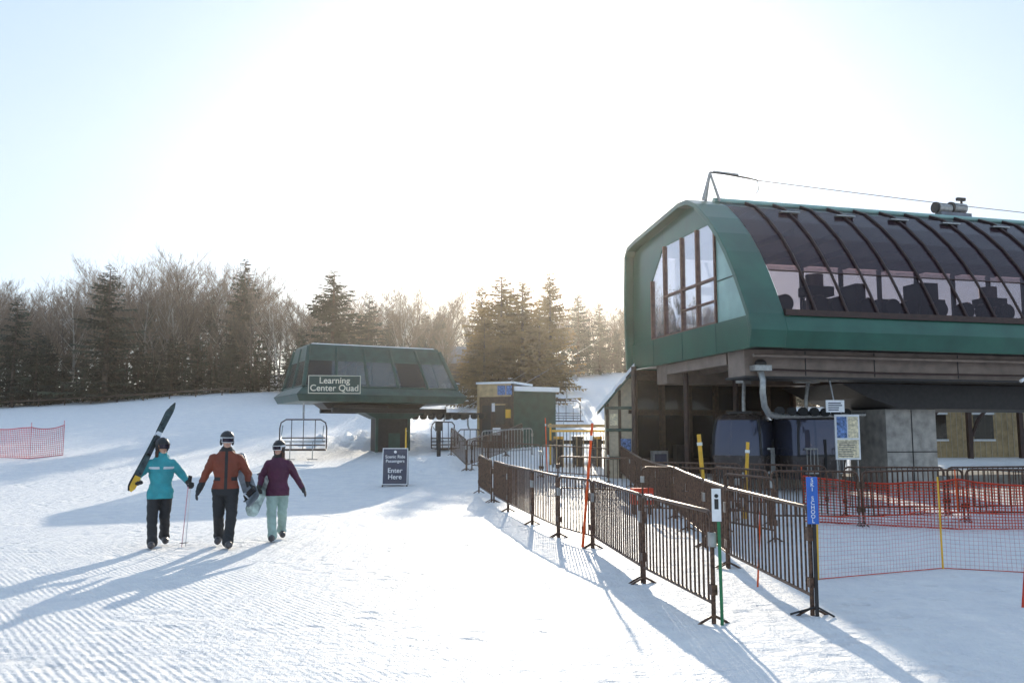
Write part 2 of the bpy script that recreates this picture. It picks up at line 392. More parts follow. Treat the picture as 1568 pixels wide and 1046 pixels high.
b.prism(SF,[(8.5,4.1),(8.6,4.1),(8.68,5.4),(8.58,5.4)],1.0,Lg,GREEN)
b.prism(SF,[(3.5,8.95),(4.1,8.99),(7.7,8.61),(8.35,8.49),(8.55,8.25),(8.45,8.2),(8.2,8.38),(7.68,8.5),(4.1,8.87),(3.55,8.84)],1.0,Lg,GREEN2)
b.make('fascia_and_roof',st,bevel=.01)
b=MB(); u=1.4
while u<Lg: b.hexa([SF(u,3.8,8.9),SF(u+.06,3.8,8.9),SF(u+.06,8.2,8.45),SF(u,8.2,8.45),SF(u,3.8,9.10),SF(u+.06,3.8,9.10),SF(u+.06,8.2,8.65),SF(u,8.2,8.65)],ROOFG); u+=.45
b.make('roof_seams',st)
b=MB(); b.prism(SF,[(8.68,5.4),(8.69,5.4),(8.6,8.2),(8.59,8.2)],1,Lg,CGLASS); b.make('rear_glazing',st)
b=MB()
u=1.9
while u<Lg: b.box(SF,u,u+.14,8.4,8.52,5.4,8.2,DARK); b.box(SF,u,u+.1,3.6,8.3,8.1,8.3,DARK); u+=1.7
b.box(SF,.8,Lg,2.6,2.85,5.3,5.5,DARK); b.box(SF,.8,Lg,6.0,6.25,5.5,5.75,DARK)
rr_=random.Random(5); u=1.7
while u<Lg:
    w_=rr_.uniform(.5,1.3); k=rr_.random(); v_=rr_.uniform(3.5,6.8)
    if k<.28: b.box(SF,u,u+w_*.7,v_,v_+.8,4.3,rr_.uniform(5.8,6.9),DARK)
    elif k<.6:
        c=SF(u,v_,6.4); ax=SF(u,v_+.12,6.4)-c; b.tube(c-ax,c+ax,.42,.42,TYRE,20); b.tube(SF(u,v_,4.3),SF(u+.25,v_,6.4),.09,.06,DARK)
    elif k<.85:
        b.tube(SF(u,v_,5.2),SF(u+w_,v_,7.6),.10,.10,TAUPE,8); b.tube(SF(u+w_,v_,5.2),SF(u+.2,v_,7.6),.06,.06,DARK,8); b.box(SF,u,u+w_,v_-.1,v_+.1,6.5,6.75,TAUPE)
    else:
        b.tube(SF(u,v_,4.3),SF(u,v_,6.9),.28,.28,TAUPE,14); b.box(SF,u-.4,u+.5,v_-.3,v_+.3,6.2,6.5,DARK)
    c=SF(u,2.75,5.75); ax=(SF(u,2.87,5.7)-SF(u,2.63,5.7)); b.tube(c-ax/2,c+ax/2,.27,.27,TYRE,16)
    u+=w_*.75+.25
b.box(SF,Lg-.1,Lg,.2,8.5,4.2,8.3,DARK)
b.make('drive_machinery',st)
b=MB()
b.box(SF,.35,Lg,.14,8.5,4.16,4.24,DARK)
b.box(SF,.35,Lg,1.0,1.9,3.42,4.15,TAUPE); b.box(SF,.3,Lg,.9,2.0,3.36,3.42,DARK)
b.box(SF,.35,Lg,6.0,6.8,3.5,4.15,TAUPE)
for u in (2.2,4.4,7.2,9.6,12.2): b.box(SF,u,u+.03,.985,1.0,3.45,4.13,DARK)
for u in (.35,1.5,3.2,5): b.box(SF,u,u+.2,2.0,6.0,3.8,4.12,TAUPE)
b.prism(lambda a,v,z: SF(v,a,z),[(4.3,3.36),(Lg,3.36),(Lg,2.62),(6.3,2.62),(5.2,2.95)],2.4,5.6,DARK)
b.path([SF(8.6,.2,3.35),SF(9.6,.1,3.85),SF(10.4,.0,3.75),SF(11.6,.3,3.55)],.05,WHITE,8)
b.path([SF(.4,.6,3.95),SF(Lg,.6,3.95)],.05,TAUPE,8); b.path([SF(.9,.85,3.6),SF(5,.85,3.55),SF(Lg,.85,3.6)],.03,RIB,6)
b.make('girders_and_soffit',st,bevel=.015)
b=MB()
b.box(SF,6.1,7.9,2.8,4.6,-.3,2.62,CONC); b.box(SF,15.5,17.3,2.8,4.6,-.3,2.62,CONC); b.box(SF,7.0,7.03,2.78,2.8,0,2.6,DARK)
b.box(SF,6.1,7.9,2.785,2.8,1.3,1.33,DARK)
b.make('concrete_columns',st,bevel=.03)
b=MB()
b.box(SF,1.2,15,4.4,8.2,-.3,.5,CONC); b.box(SF,0.2,Lg,8.2,8.5,-.3,.35,CONC); b.make('platform',st,bevel=.02)
b=MB()
b.path([SF(.75,.9,3.6),SF(.75,.75,3.3),SF(.7,.7,2.95),SF(.8,.8,2.6),SF(1.1,1.1,2.4),SF(1.6,1.5,2.35)],.085,STEEL,10)
b.ell(SF(.75,.85,3.75),(.16,.16,.12),DARK); b.box(SF,.5,1.0,.7,1.1,3.55,3.7,STEEL)
b.path([SF(1.6,1.5,2.35),SF(3.2,2.6,2.38),SF(5.5,3.0,2.45)],.07,STEEL,8)
for i in range(7): 
    c=SF(1.8+i*.5,1.7+i*.2,2.5); b.tube(c-Vector((.0,.07,0)),c+Vector((0,.07,0)),.13,.13,TYRE,12)
b.make('track_bend',st)
b=MB()
for du,dv in ((-.28,0),(.28,0),(0,.4)):
    b.tube(SF(.75+du,3.4+dv,8.95),SF(.75,3.45,9.85),.045,.035,STEEL,6)
top=SF(.75,3.45,9.85)
b.path([top,top+Vector((.45,0,-.05)),top+Vector((1.3,.2,-.14))],.025,DARK,6); b.tube(top+Vector((.1,0,.02)),top+Vector((.9,.1,-.05)),.035,.035,STEEL,6)
e1=top+Vector((1.55,.3,-.17))
b.path([top+Vector((1.3,.2,-.14)),e1],.02,DARK,6); b.path([e1,e1+Vector((.02,0,-.3)),e1+Vector((-.08,0,-.42))],.012,DARK,5)
far=SF(30,3.6,9.35); b.path([e1.lerp(far,t)+Vector((0,0,-.25*math.sin(math.pi*t))) for t in [i/10 for i in range(11)]],.012,DARK,5)
b.make('cable_mast',st)
b=MB()
for (u,z,r) in ((9.35,9.36,.17),(9.95,9.4,.17)):
    b.tube(SF(u-.25,3.7,z),SF(u+.3,3.7,z-.02),r,r,STEEL,16); b.tube(SF(u-.28,3.7,z),SF(u-.2,3.7,z),r*1.1,r*1.1,DARK,16)
b.box(SF,9.2,10.4,3.55,3.85,8.95,9.2,ROOFG); b.tube(SF(10.15,3.7,9.5),SF(10.15,3.7,9.72),.04,.04,DARK); b.box(SF,9.98,10.3,3.66,3.76,9.66,9.76,DARK)
b.make('exhaust_pipes',st)
# ------------------------------------------------------------ gondola cabins
CWIN=glass('cabin_window',(.10,.11,.16),(.4,.38,.42),.3,.05,.5)
def cabin(cx,cy,ang,z0):
    f=frame(cx,cy,ang,z0); e=E('gondola_cabin',f(0,0,0))
    def ring(z,rx,ry,n=28,p=4):
        o=[]
        for k in range(n):
            t=2*math.pi*k/n; c,s=math.cos(t),math.sin(t); o.append(f(rx*math.copysign(abs(c)**(2/p),c),ry*math.copysign(abs(s)**(2/p),s),z))
        return o
    body=mat('cabin_shell',(.07,.055,.05),.25,.2,.1,4,coat=.5)
    b=MB(); b.loft([ring(.0,.72,.6),ring(.06,.84,.72),ring(.35,.93,.82),ring(.72,.98,.87)],body)
    b.loft([ring(1.78,.86,.76),ring(1.9,.78,.68),ring(1.98,.6,.5),ring(2.0,.3,.25)],body); b.make('shell',e)
    b=MB(); b.loft([ring(.72,.975,.865),ring(1.3,.95,.84),ring(1.78,.855,.755)],CWIN,caps=False); b.make('windows',e)
    b=MB()
    for (sx,sy) in ((1,1),(1,-1),(-1,1),(-1,-1)):
        b.path([f(.83*sx,.74*sy,.72),f(.81*sx,.72*sy,1.3),f(.73*sx,.65*sy,1.8)],.035,BLACK,6)
    for sx in (-.02,.02): b.box(f,sx-.012,sx+.012,-.885,-.86,.1,1.2,BLACK)
    b.box(f,-.97,.97,-.885,-.87,.70,.75,BLACK)
    for sx in (-.55,.55):
        b.box(f,sx-.2,sx+.2,-1.0,-.9,.2,.26,STEEL); b.box(f,sx-.2,sx+.2,-.97,-.9,.9,.95,STEEL)
        for k in range(4): b.tube(f(sx-.18+.12*k,-1.0,.2),f(sx-.18+.12*k,-1.0,.95),.012,.012,STEEL,5)
    b.box(f,-.8,-.45,-.6,.6,.3,.5,TYRE); b.box(f,.45,.8,-.6,.6,.3,.5,TYRE); b.make('frame_and_racks',e)
    b=MB(); b.path([f(0,0,1.98),f(0,0,2.4),f(.06,0,2.7),f(.1,0,2.95)],.06,STEEL,8); b.box(f,-.35,.45,-.12,.12,2.92,3.1,STEEL); b.box(f,-.5,.5,-.4,.4,1.99,2.05,BLACK)
    for sx in (-.3,.4): b.tube(f(sx,-.1,3.1),f(sx,.1,3.1),.09,.09,DARK,12)
    b.make('hanger',e)
def pos(px,D): p=S(px,665,D); return p.x,p.y
x,y=pos(1140,26.6); cabin(x,y,math.radians(58),.5)
x,y=pos(1236,26.3); cabin(x,y,math.radians(16),.5)
x,y=pos(1650,27.5); cabin(x,y,math.radians(14),.5)
# ------------------------------------------------------------ timber frame building under the station
tb=E('timber_frame_building',SF(0,7.5,0))
b=MB(); W0,W1=-.35,6.1
b.box(SF,W0,W1,7.7,7.85,0,4.05,TIMBER); b.box(SF,W0,W0+.15,7.85,8.9,0,3.6,CREAM); b.box(SF,W0,W1,8.8,8.9,0,3.6,CREAM)
b.make('walls',tb)
b=MB()
for i in range(6):
    u=W0+.35+i*1.02; b.box(SF,u,u+.78,7.66,7.695,1.0 if i!=3 else .1,2.5,DGLASS); b.box(SF,u,u+.78,7.66,7.695,2.7,3.7,DGLASS)
b.make('windows',tb)
b=MB()
for i in range(7):
    u=W0+.2+i*1.02; b.box(SF,u,u+.13,7.6,7.7,0,4.05,TIMBER)
for z in (.9,2.55,3.75): b.box(SF,W0,W1,7.62,7.7,z,z+.13,TIMBER)
b.make('frames',tb,bevel=.01)
AF=frame(3.22,29.4,math.radians(-4)); AW=.98
b=MB(); b.prism(lambda u,v,z: AF(v,u,z),[(0,-.2),(AW,-.2),(AW,4.0),(0,2.9)],0,1.4,CREAM); b.make('annex_walls',tb)
b=MB()
for u in (.0,.42,.88): b.box(AF,u,u+.1,-.03,.0,0,2.9+u*1.1,TIMBER)
for z in (1.0,1.95,2.7): b.box(AF,0,AW,-.035,-.001,z,z+.1,GREEN2)
b.box(AF,.5,.85,-.05,-.036,1.15,1.7,PAPERB); b.box(AF,.14,.40,-.05,-.036,2.15,2.55,PAPER)
b.prism(lambda u,v,z: AF(v,u,z),[(-.25,2.55),(AW+.05,4.02),(AW+.05,4.12),(-.25,2.65)],-.3,1.5,GREEN2)
b.prism(lambda u,v,z: AF(v,u,z),[(-.28,2.655),(AW,4.13),(AW,4.27),(-.3,2.78)],-.28,1.5,SNOWC)
b.make('annex_trim_and_roof',tb)
b=MB()
for (px,D) in ((972,28.5),(1052,27.5),(1128,28)):
    x,y=pos(px,D); b.tube((x,y,0),(x,y,4.1),.09,.09,RIB,8)
for u in (1.2,2.6): b.box(SF,u,u+.5,7.2,7.5,0,1.5,DARK)
b.box(SF,.2,.75,6.9,7.1,.3,1.3,STEEL); b.box(SF,.26,.69,6.88,6.9,.5,1.2,NAVY)
b.make('posts_and_equipment',tb)
pb=E('notice_board',S(1298,700,24)); f=frame(S(1298,665,24).x,24,math.radians(6))
b=MB(); b.box(f,-.36,.36,0,.04,1.15,2.4,WHITE); b.box(f,-.31,-.02,-.012,-.001,1.75,2.34,PAPERB); b.box(f,.02,.31,-.012,-.001,1.75,2.34,PAPER)
b.box(f,-.31,.31,-.012,-.001,1.2,1.7,PAPER); b.tube(f(-.3,.06,0),f(-.3,.06,2.3),.025,.025,STEEL); b.tube(f(.3,.06,0),f(.3,.06,2.3),.025,.025,STEEL)
for i in range(9): b.box(f,-.28,.28-.2*R(),-.016,-.0125,1.24+i*.05,1.255+i*.05,NAVY)
b.make('board',pb)
ws=MB(); f=frame(S(1279,620,23.4).x,23.4,.1); ws.box(f,-.26,.26,0,.03,2.45,2.78,WHITE); ws.tube(f(0,.05,2.7),f(0,.3,3.4),.02,.02,STEEL)
for i in range(4): ws.box(f,-.2,.2-.12*R(),-.004,-.0005,2.5+i*.06,2.53+i*.06,NAVY)
ws.make('warning_sign',None,f(0,0,2.6))
# ------------------------------------------------------------ tan building behind right
x,y=pos(1395,42); TF=frame(x,y,math.radians(4),zt(x,y)-.2)
tn=E('tan_lodge',TF(0,0,0)); b=MB()
b.box(TF,0,14,0,7,0,3.9,TAN); b.make('walls',tn)
b=MB()
for i in range(48): b.box(TF,i*.29,i*.29+.03,-.02,-.001,0,3.9,CREAM)
b.prism(TF,[(-.6,3.9),(3.5,5.6),(7.6,3.9),(7.6,3.75),(3.5,5.4),(-.6,3.75)],-.6,14.5,ROOFG); b.make('battens_and_roof',tn)
b=MB()
for u in (.8,3.2,6.0,9): b.box(TF,u,u+1.0,-.05,-.02,1.1,2.3,DGLASS); b.box(TF,u-.08,u+1.08,-.06,-.05,2.3,2.4,WHITE); b.box(TF,u-.08,u+1.08,-.06,-.05,1.0,1.1,WHITE)
b.make('windows',tn)
b=MB()
for u in (.2,2.6,5.2):
    b.path([TF(u,-.6,0),TF(u+.1,-.6,1.2),TF(u+.5,-.6,2.1),TF(u+1.1,-.6,2.7)],.09,RIB,8); b.box(TF,u-.1,u+.1,-.7,-.5,0,3,RIB)
b.make('arched_braces',tn)
x,y=pos(1528,75); YF=frame(x,y,.1,zt(x,y)); b=MB()
b.box(YF,-1.8,2.5,0,4,-1,2.9,YEL); b.prism(lambda u,v,z: YF(v,u,z),[(-2.2,2.9),(.3,4.3),(2.9,2.9)],-.4,4.4,SNOWC)
b.box(YF,-.5,.3,-.03,0,1.2,2.2,WHITE); b.make('yellow_house',None,YF(0,0,0))
x,y=pos(704,96); HF=frame(x,y,.2,zt(x,y)); b=MB()
b.box(HF,-2,2.4,0,5,-1,2.2,TIMBER); b.prism(lambda u,v,z: HF(u,v,z),[(-.5,2.2),(2.5,4.4),(5.5,2.2)],-2.5,2.9,ROOFG); b.make('brown_cabin_house',None,HF(0,0,0))
# ------------------------------------------------------------ learning centre quad terminal
x0,y0=S(474,610,35.5).x-.35,35.5
a=math.radians(27); gz=zt(-5,38); LF=frame(x0,y0,a,0)
lt=E('chairlift_terminal',LF(3.5,2,gz)); Lw,Ww=7.2,4.1
zb=3.22; zt2=5.72
def hexl(u0,u1,v0,v1,z0,U0,U1,V0,V1,z1): return [LF(u0,v0,z0),LF(u1,v0,z0),LF(u1,v1,z0),LF(u0,v1,z0),LF(U0,V0,z1),LF(U1,V0,z1),LF(U1,V1,z1),LF(U0,V1,z1)]
b=MB()
b.hexa(hexl(-.1,Lw+.1,-.1,Ww+.1,zb,-.25,Lw+.25,-.25,Ww+.25,zb+.3),GREEN2)
b.hexa(hexl(-.25,Lw+.25,-.25,Ww+.25,zb+.3,0.1,Lw-.1,.1,Ww-.1,zb+.62),GREEN2)
b.hexa(hexl(.45,Lw-.75,.75,Ww-.75,zt2-.14,.5,Lw-.8,.8,Ww-.8,zt2),GREEN2); 
b.hexa(hexl(.6,Lw-.9,.9,Ww-.9,zt2+.001,.65,Lw-.95,.95,Ww-.95,zt2+.05),SNOWC)
b.hexa(hexl(1.5,Lw-1.5,1.4,Ww-1.4,zb-.25,1.2,Lw-1.2,1.2,Ww-1.2,zb-.002),DARK)
b.make('canopy_shell',lt,bevel=.02)
b=MB(); z0,z1=zb+.62,zt2-.14
c0=[(.12,.12),(Lw-.12,.12),(Lw-.12,Ww-.12),(.12,Ww-.12)]; c1=[(.45,.75),(Lw-.75,.75),(Lw-.75,Ww-.75),(.45,Ww-.75)]
def wp(i,t,s,o=0):
    j=(i+1)%4; A=Vector(c0[i]).lerp(Vector(c0[j]),t); B=Vector(c1[i]).lerp(Vector(c1[j]),t); q=A.lerp(B,s)
    cc=Vector((Lw/2,Ww/2)); q=q+(q-cc).normalized()*o; return LF(q.x,q.y,z0+(z1-z0)*s)
for i in range(4):
    b.add([wp(i,0,0),wp(i,1,0),wp(i,1,1),wp(i,0,1)],[(0,1,2,3)],QGLASS)
b.make('canopy_windows',lt)
b=MB()
for i in range(4):
    n=5 if i%2==0 else 2
    for k in range(n):
        t=k/n; b.tube(wp(i,t,0),wp(i,t,1),.07 if k else .1,.07 if k else .1,GREEN2,6)
    b.tube(wp(i,0,.02),wp(i,1,.02),.04,.04,GREEN2,6)
    b.add([wp(i,0,.66,.01),wp(i,1,.66,.01),wp(i,1,1,.01),wp(i,0,1,.01)],[(0,1,2,3)],GREEN2)
    if i==0:
        for (t0,t1) in ((.0,.17),(.62,.8)): b.add([wp(i,t0,.0,.012),wp(i,t1,.0,.012),wp(i,t1,.66,.012),wp(i,t0,.66,.012)],[(0,1,2,3)],DGLASS)
b.make('canopy_frames',lt)
b=MB()
b.box(LF,1.4,5.8,1.7,2.5,z0+.02,z0+.25,DARK); b.tube(LF(3.3,2.1,z0),LF(3.3,2.1,z0+1.1),.35,.3,STEEL,12); b.box(LF,4.6,5.4,1.6,2.4,z0+.3,z0+.8,TAUPE); b.tube(LF(1.5,2,z0+.3),LF(2.8,2,z0+1.3),.06,.06,DARK)
cx,cy=4.55,2.0
b.box(LF,cx-.75,cx+.75,cy-.45,cy+.45,gz-.5,2.55,DARK); b.hexa([LF(cx-.8,cy-.5,2.55),LF(cx+.8,cy-.5,2.55),LF(cx+.8,cy+.5,2.55),LF(cx-.8,cy+.5,2.55),LF(cx-1.7,cy-.7,2.95),LF(cx+1.9,cy-.7,2.95),LF(cx+1.9,cy+.7,2.95),LF(cx-1.7,cy+.7,2.95)],GREEN2)
b.box(LF,cx-.2,cx+.35,cy-.46,cy-.452,gz,1.9,GREEN2); b.box(LF,cx-.82,cx-.7,cy-.5,cy-.4,gz,2.55,GREEN2); b.box(LF,cx+.7,cx+.82,cy-.5,cy-.4,gz,2.55,GREEN2)
b.box(LF,1.6,6.9,.9,1.25,2.8,3.0,DARK); b.box(LF,1.6,6.9,2.9,3.2,2.8,3.0,DARK)
wc=LF(3.0,2.05,3.0); b.tube(wc,wc+Vector((0,0,.12)),1.45,1.45,DARK,28)
b.box(LF,5.8,8.9,.8,1.0,2.75,2.85,DARK); b.box(LF,5.8,8.9,3,3.2,2.75,2.85,DARK)
for i in range(7):
    for v in (.9,3.1):
        c=LF(6.2+i*.42,v,2.7); b.tube(c-Vector((.03,.1,0)),c+Vector((.03,.1,0)),.15,.15,TYRE,12)
b.make('mast_and_bullwheel',lt,bevel=.01)
b=MB(); s0=S(513,589,34.9)
SGf=frame(s0.x,34.8,math.radians(8)); b.box(SGf,-1.05,1.05,0,.06,s0.z-.37,s0.z+.37,CREAMT); b.box(SGf,-1.02,1.02,-.012,-.001,s0.z-.34,s0.z+.34,SIGNG)
b.make('name_board',lt)
text('Learning\nCenter Quad',.36,SGf(0,-.02,s0.z),math.radians(8),CREAMT,lt,'name_lettering',spacing=.85)
b=MB(); b.path([LF(8.4,.9,2.9),Vector((14,120,16),)],.015,STEEL,5); b.path([LF(8.4,3.1,2.9),Vector((11,122,16))],.015,STEEL,5); b.make('haul_rope',lt)
def chair(px,D,topy,ang,w=1.9):
    p=S(px,topy,D); f=frame(p.x,p.y,ang,0); zs=p.z; e=E('quad_chair',(p.x,p.y,zs-1.9)); b=MB()
    zseat=zs-1.75; h=w/2
    b.path([f(0,0,zs+.15),f(0,.02,zs-.35),f(.0,.1,zs-.55)],.04,STEEL,8)
    b.path([f(-h+.25,.1,zs-.55),f(h-.25,.1,zs-.55),f(h-.05,.1,zs-.68),f(h,.12,zs-.9),f(h,.1,zseat),f(h,-.35,zseat-.05)],.028,RIB,8)
    b.path([f(h-.25,.1,zs-.55),f(-h+.25,.1,zs-.55),f(-h+.05,.1,zs-.68),f(-h,.12,zs-.9),f(-h,.1,zseat),f(-h,-.35,zseat-.05)],.028,RIB,8)
    b.path([f(-h,-.35,zseat-.05),f(h,-.35,zseat-.05)],.025,RIB,8)
    for i in range(8):
        y=-.38+i*.065; b.box(f,-h+.05,h-.05,y,y+.045,zseat-.03,zseat,TIMBER)
    for i in range(3): b.box(f,-h+.05,h-.05,.12,.15,zseat+.12+i*.15,zseat+.17+i*.15,TIMBER)
    for sx in (-.48,0,.48): b.tube(f(sx,.16,zs-.55),f(sx,.14,zseat),.018,.018,RIB,6)
    b.path([f(-h+.12,.1,zs-.8),f(-h+.12,-.5,zseat+.3),f(h-.12,-.5,zseat+.3),f(h-.12,.1,zs-.8)],.022,STEEL,8)
    for sx in (-.45,.45): b.path([f(sx,-.5,zseat+.3),f(sx,-.52,zseat-.4),f(sx-.2,-.5,zseat-.42),f(sx+.2,-.5,zseat-.42)],.018,STEEL,6)
    b.make('chair_frame',e)
chair(465,35.5,622,math.radians(8)); chair(716,41,640,math.radians(-50)); chair(868,52,600,math.radians(20)); chair(682,40,628,math.radians(60))
b=MB(); x,y=pos(672,36.5); z=zt(x,y); f=frame(x,y,.2,z)
b.box(f,-.08,.08,-.05,.05,0,1.1,DARK); b.box(f,-.15,.15,-.1,.1,1.1,1.5,DARK); b.tube(f(-1.4,0,0),f(-1.4,0,1.2),.03,.03,YEL); b.make('lift_control_stand',None,(x,y,z))
# ------------------------------------------------------------ lift operator kiosk
kx=S(785,665,40).x; ky=40; kz=zt(kx,ky+1)-.15; 
KF=frame(kx,ky,math.radians(28),kz)
ko=E('lift_operator_hut',(kx,ky,kz)); b=MB()
b.box(KF,0,2.35,0,2.8,0,2.75,GREEN2)
KL=frame(kx,ky,math.radians(-22),kz); 
b.box(KL,-1.75,-.02,.0,2.4,0,3.05,TIMBER); b.make('walls',ko,bevel=.015)
b=MB(); b.box(KL,-1.8,.04,-.04,-.002,2.5,3.1,TAN); b.box(KL,-1.85,.1,-.1,2.4,3.1,3.2,SNOWC); b.box(KF,.05,2.5,-.1,2.9,2.76,2.98,SNOWC)
b.box(KL,-.75,-.35,-.06,-.042,2.58,3.02,PAPERB); b.box(KL,-.3,-.02,-.06,-.042,2.58,3.02,PAPERB)
b.box(KL,-1.55,-1.1,-.02,-.002,.2,2.1,BLACK); b.box(KL,-.85,-.4,-.03,-.002,1.2,2.1,DGLASS); b.box(KL,-.9,-.35,-.035,-.031,2.1,2.16,TAN)
b.box(KL,-.35,-.1,-.03,-.002,1.5,1.9,YEL); b.box(KL,-1.0,-.6,-.03,-.0311,.7,1.05,WHITE)
b.box(KL,-1.05,-.9,-.04,-.002,1.8,2.2,WHITE); b.make('trim_and_signs',ko)
b=MB(); b.box(KL,-1.8,-1.7,-.05,.05,0,3.1,TAN); b.box(KL,-.06,.04,-.05,.03,0,3.1,TIMBER); b.make('corner_posts',ko)
qx,qy=pos(850,33); qz=zt(qx,qy)-.1; QF=frame(qx,qy,math.radians(5),qz); qg=E('lift_ticket_gate',(qx,qy,qz)); b=MB()
for i in range(3):
    u=.1+i*.75; b.box(QF,u,u+.22,0,1.2,0,1.15,DARK); b.box(QF,u-.02,u+.24,-.03,1.23,1.15,1.25,YEL if i!=1 else DARK)
b.tube(QF(-.1,.6,0),QF(-.1,.6,1.75),.04,.04,YEL); b.tube(QF(2.1,.6,0),QF(2.1,.6,1.75),.04,.04,DARK)
b.box(QF,-.2,2.2,.5,.7,1.6,1.72,TAN); b.box(QF,-.2,2.2,.5,.7,.95,1.1,DARK)
for i in range(18): b.tube(QF(-.1+i*.13,-.2,0),QF(-.1+i*.13,-.2,1.45),.02,.02,TAN if i%2 else DARK,5)
b.box(QF,-.15,2.15,-.24,-.16,1.42,1.5,YEL)
b.make('gate_bodies',qg,bevel=.01)
# ------------------------------------------------------------ crowd barriers
def barrier(A,B,h=1.09,m=RUST):
    A=Vector((A[0],A[1],0)); B=Vector((B[0],B[1],0)); A.z=zt(A.x,A.y); B.z=zt(B.x,B.y)
    d=(B-A); L=d.length; d.normalize(); up=Vector((0,0,1)); A=A+d*.045; L-=.09; b=MB()
    P=lambda s,z: A+d*s+up*z
    r=.023; c=.10
    b.path([P(0,-.05),P(0,h-c),P(c*.3,h-c*.3),P(c,h),P(L-c,h),P(L-c*.3,h-c*.3),P(L,h-c),P(L,-.05)],r,m,10)
    b.path([P(0,.2),P(L,.2)],.018,m,8)
    n=int(L/.125)
    for i in range(1,n):
        s=L*i/n+random.gauss(0,.003); b.tube(P(s,.2),P(s,h),.0115,.0115,m,6,False)
    sd=Vector((-d.y,d.x,0))
    for s in (.0,L):
        b.path([P(s,-.02)-sd*.18,P(s,.02)-sd*.12,P(s,.08),P(s,.02)+sd*.12,P(s,-.02)+sd*.18],.014,m,6)
        b.box(lambda u,v,z: P(s+u,z)+sd*v,-.04,.04,-.03,.03,h-.34,h-.2,m if R()<.6 else STEEL); b.box(lambda u,v,z: P(s+u,z)+sd*v,-.04,.04,-.03,.03,.28,.38,m)
    b.make('crowd_barrier',None,A)
def chain(pts,step=2.35,**k):
    for (a,b_) in zip(pts,pts[1:]):
        a=Vector(a[:2]); b_=Vector(b_[:2]); n=max(1,round((b_-a).length/step))
        for i in range(n):
            j=Vector((random.gauss(0,.03),random.gauss(0,.03))) if 0<i else Vector((0,0))
            barrier(a.lerp(b_,i/n)+j,a.lerp(b_,(i+1)/n),**k)
def GG(px,py): p=G(px,py); return (p.x,p.y)
chain([GG(733,762),GG(778,785),GG(815,805),GG(855,823),GG(908,840),GG(985,892),GG(1096,954)],2.6)
chain([GG(940,742),GG(1035,796),GG(1115,872),GG(1247,944)],2.6)
chain([GG(690,738),GG(714,744),GG(800,728)],2.4)
chain([(-1.5,31.5),(1.0,29.5),(3.2,28.2)],2.4); chain([(1.3,25.2),(3.5,24.2)],2.4)
chain([GG(1095,790),GG(1180,806),GG(1320,806),GG(1480,800),GG(1640,800),GG(1760,790)],2.4)
chain([(7.5,19.6),(10,19.9),(12.6,20.2),(15,20)],2.4)
chain([GG(1110,815),GG(1190,830)],2.4); chain([(2.9,19.5),(4.9,18.6)],2.4); chain([(3.6,22.5),(5.6,21.0),(7.4,20.2)],2.4)
chain([(-1.3,36),(0.9,36.5)],2.4,m=STEEL)
# ------------------------------------------------------------ nets
def net(name,pts,h,m,step,r,pole=None,sag=.0,z0=.0,edge=None,eh=None):
    P=[Vector((p[0],p[1],zt(p[0],p[1]))) for p in pts]; e=E(name,P[0]); b=MB()
    segs=[]; 
    for a_,c_ in zip(P,P[1:]):
        n=max(1,int((c_-a_).length/step))
        for i in range(n): segs.append((a_.lerp(c_,i/n),i/n))
    segs.append((P[-1],0))
    hh=lambda i,t: z0+h*(1-sag*math.sin(math.pi*t))+.02*noise.noise(Vector((i*.13,5,1)))
    off=[Vector((.03*noise.noise(Vector((i*.1,1,1))),.06*noise.noise(Vector((i*.1,9,1))),0)) for i in range(len(segs))]
    rows=max(3,int(h/step))
    grid=[[s+off[i]*(k/rows)+Vector((0,0,z0+(hh(i,t)-z0)*k/rows+.01)) for k in range(rows+1)] for i,(s,t) in enumerate(segs)]
    for i in range(len(grid)):
        for k in range(rows):
            b.tube(grid[i][k],grid[i][k+1],r,r,m,3,False)
        if i<len(grid)-1:
            for k in range(rows+1):
                rr=r*(2.6 if k in (0,rows) else 1); b.tube(grid[i][k],grid[i+1][k],rr,rr,(edge or m) if k in (0,rows) else m,3,False)
    b.make('netting',e)
    b=MB()
    if pole:
        for p in P[::1]: b.tube(p,p+Vector((U_(-.03,.03),0,pole)),.014,.012,eh or YEL,8)
        b.make('poles',e)
WN=mat('pale_pink_net',(.8,.52,.54),.6,0,.1,5,transl=.3)
net('safety_net',[GG(1253,888),GG(1444,872),GG(1640,882),GG(1800,870)],.80,WN,.055,.0026,1.25,.06,edge=REDN)
net('orange_snow_fence',[(6.2,18.4),(8.7,16.9),(11.5,16.9),(14.5,17.4)],.95,REDN,.06,.009,1.15,.12,eh=ORANGE)
net('pink_safety_net',[tuple(S(-60,665,37).xy),tuple(S(48,665,36).xy),tuple(S(98,665,37.5).xy)],1.3,PINKN,.09,.010,1.5,.1,eh=PINKN)
b=MB(); pts=[]
for px in range(-100,380,20):
    p=S(px,600,81.5); pts.append(Vector((p.x,81.5,zt(p.x,81.5)+.6)))
b.path(pts,.08,TIMBER,6)
for p in pts[::2]: b.tube(p-Vector((0,0,.9)),p+Vector((0,0,.2)),.06,.06,TIMBER,5)
b.make('snowmaking_pipe',None,pts[0])
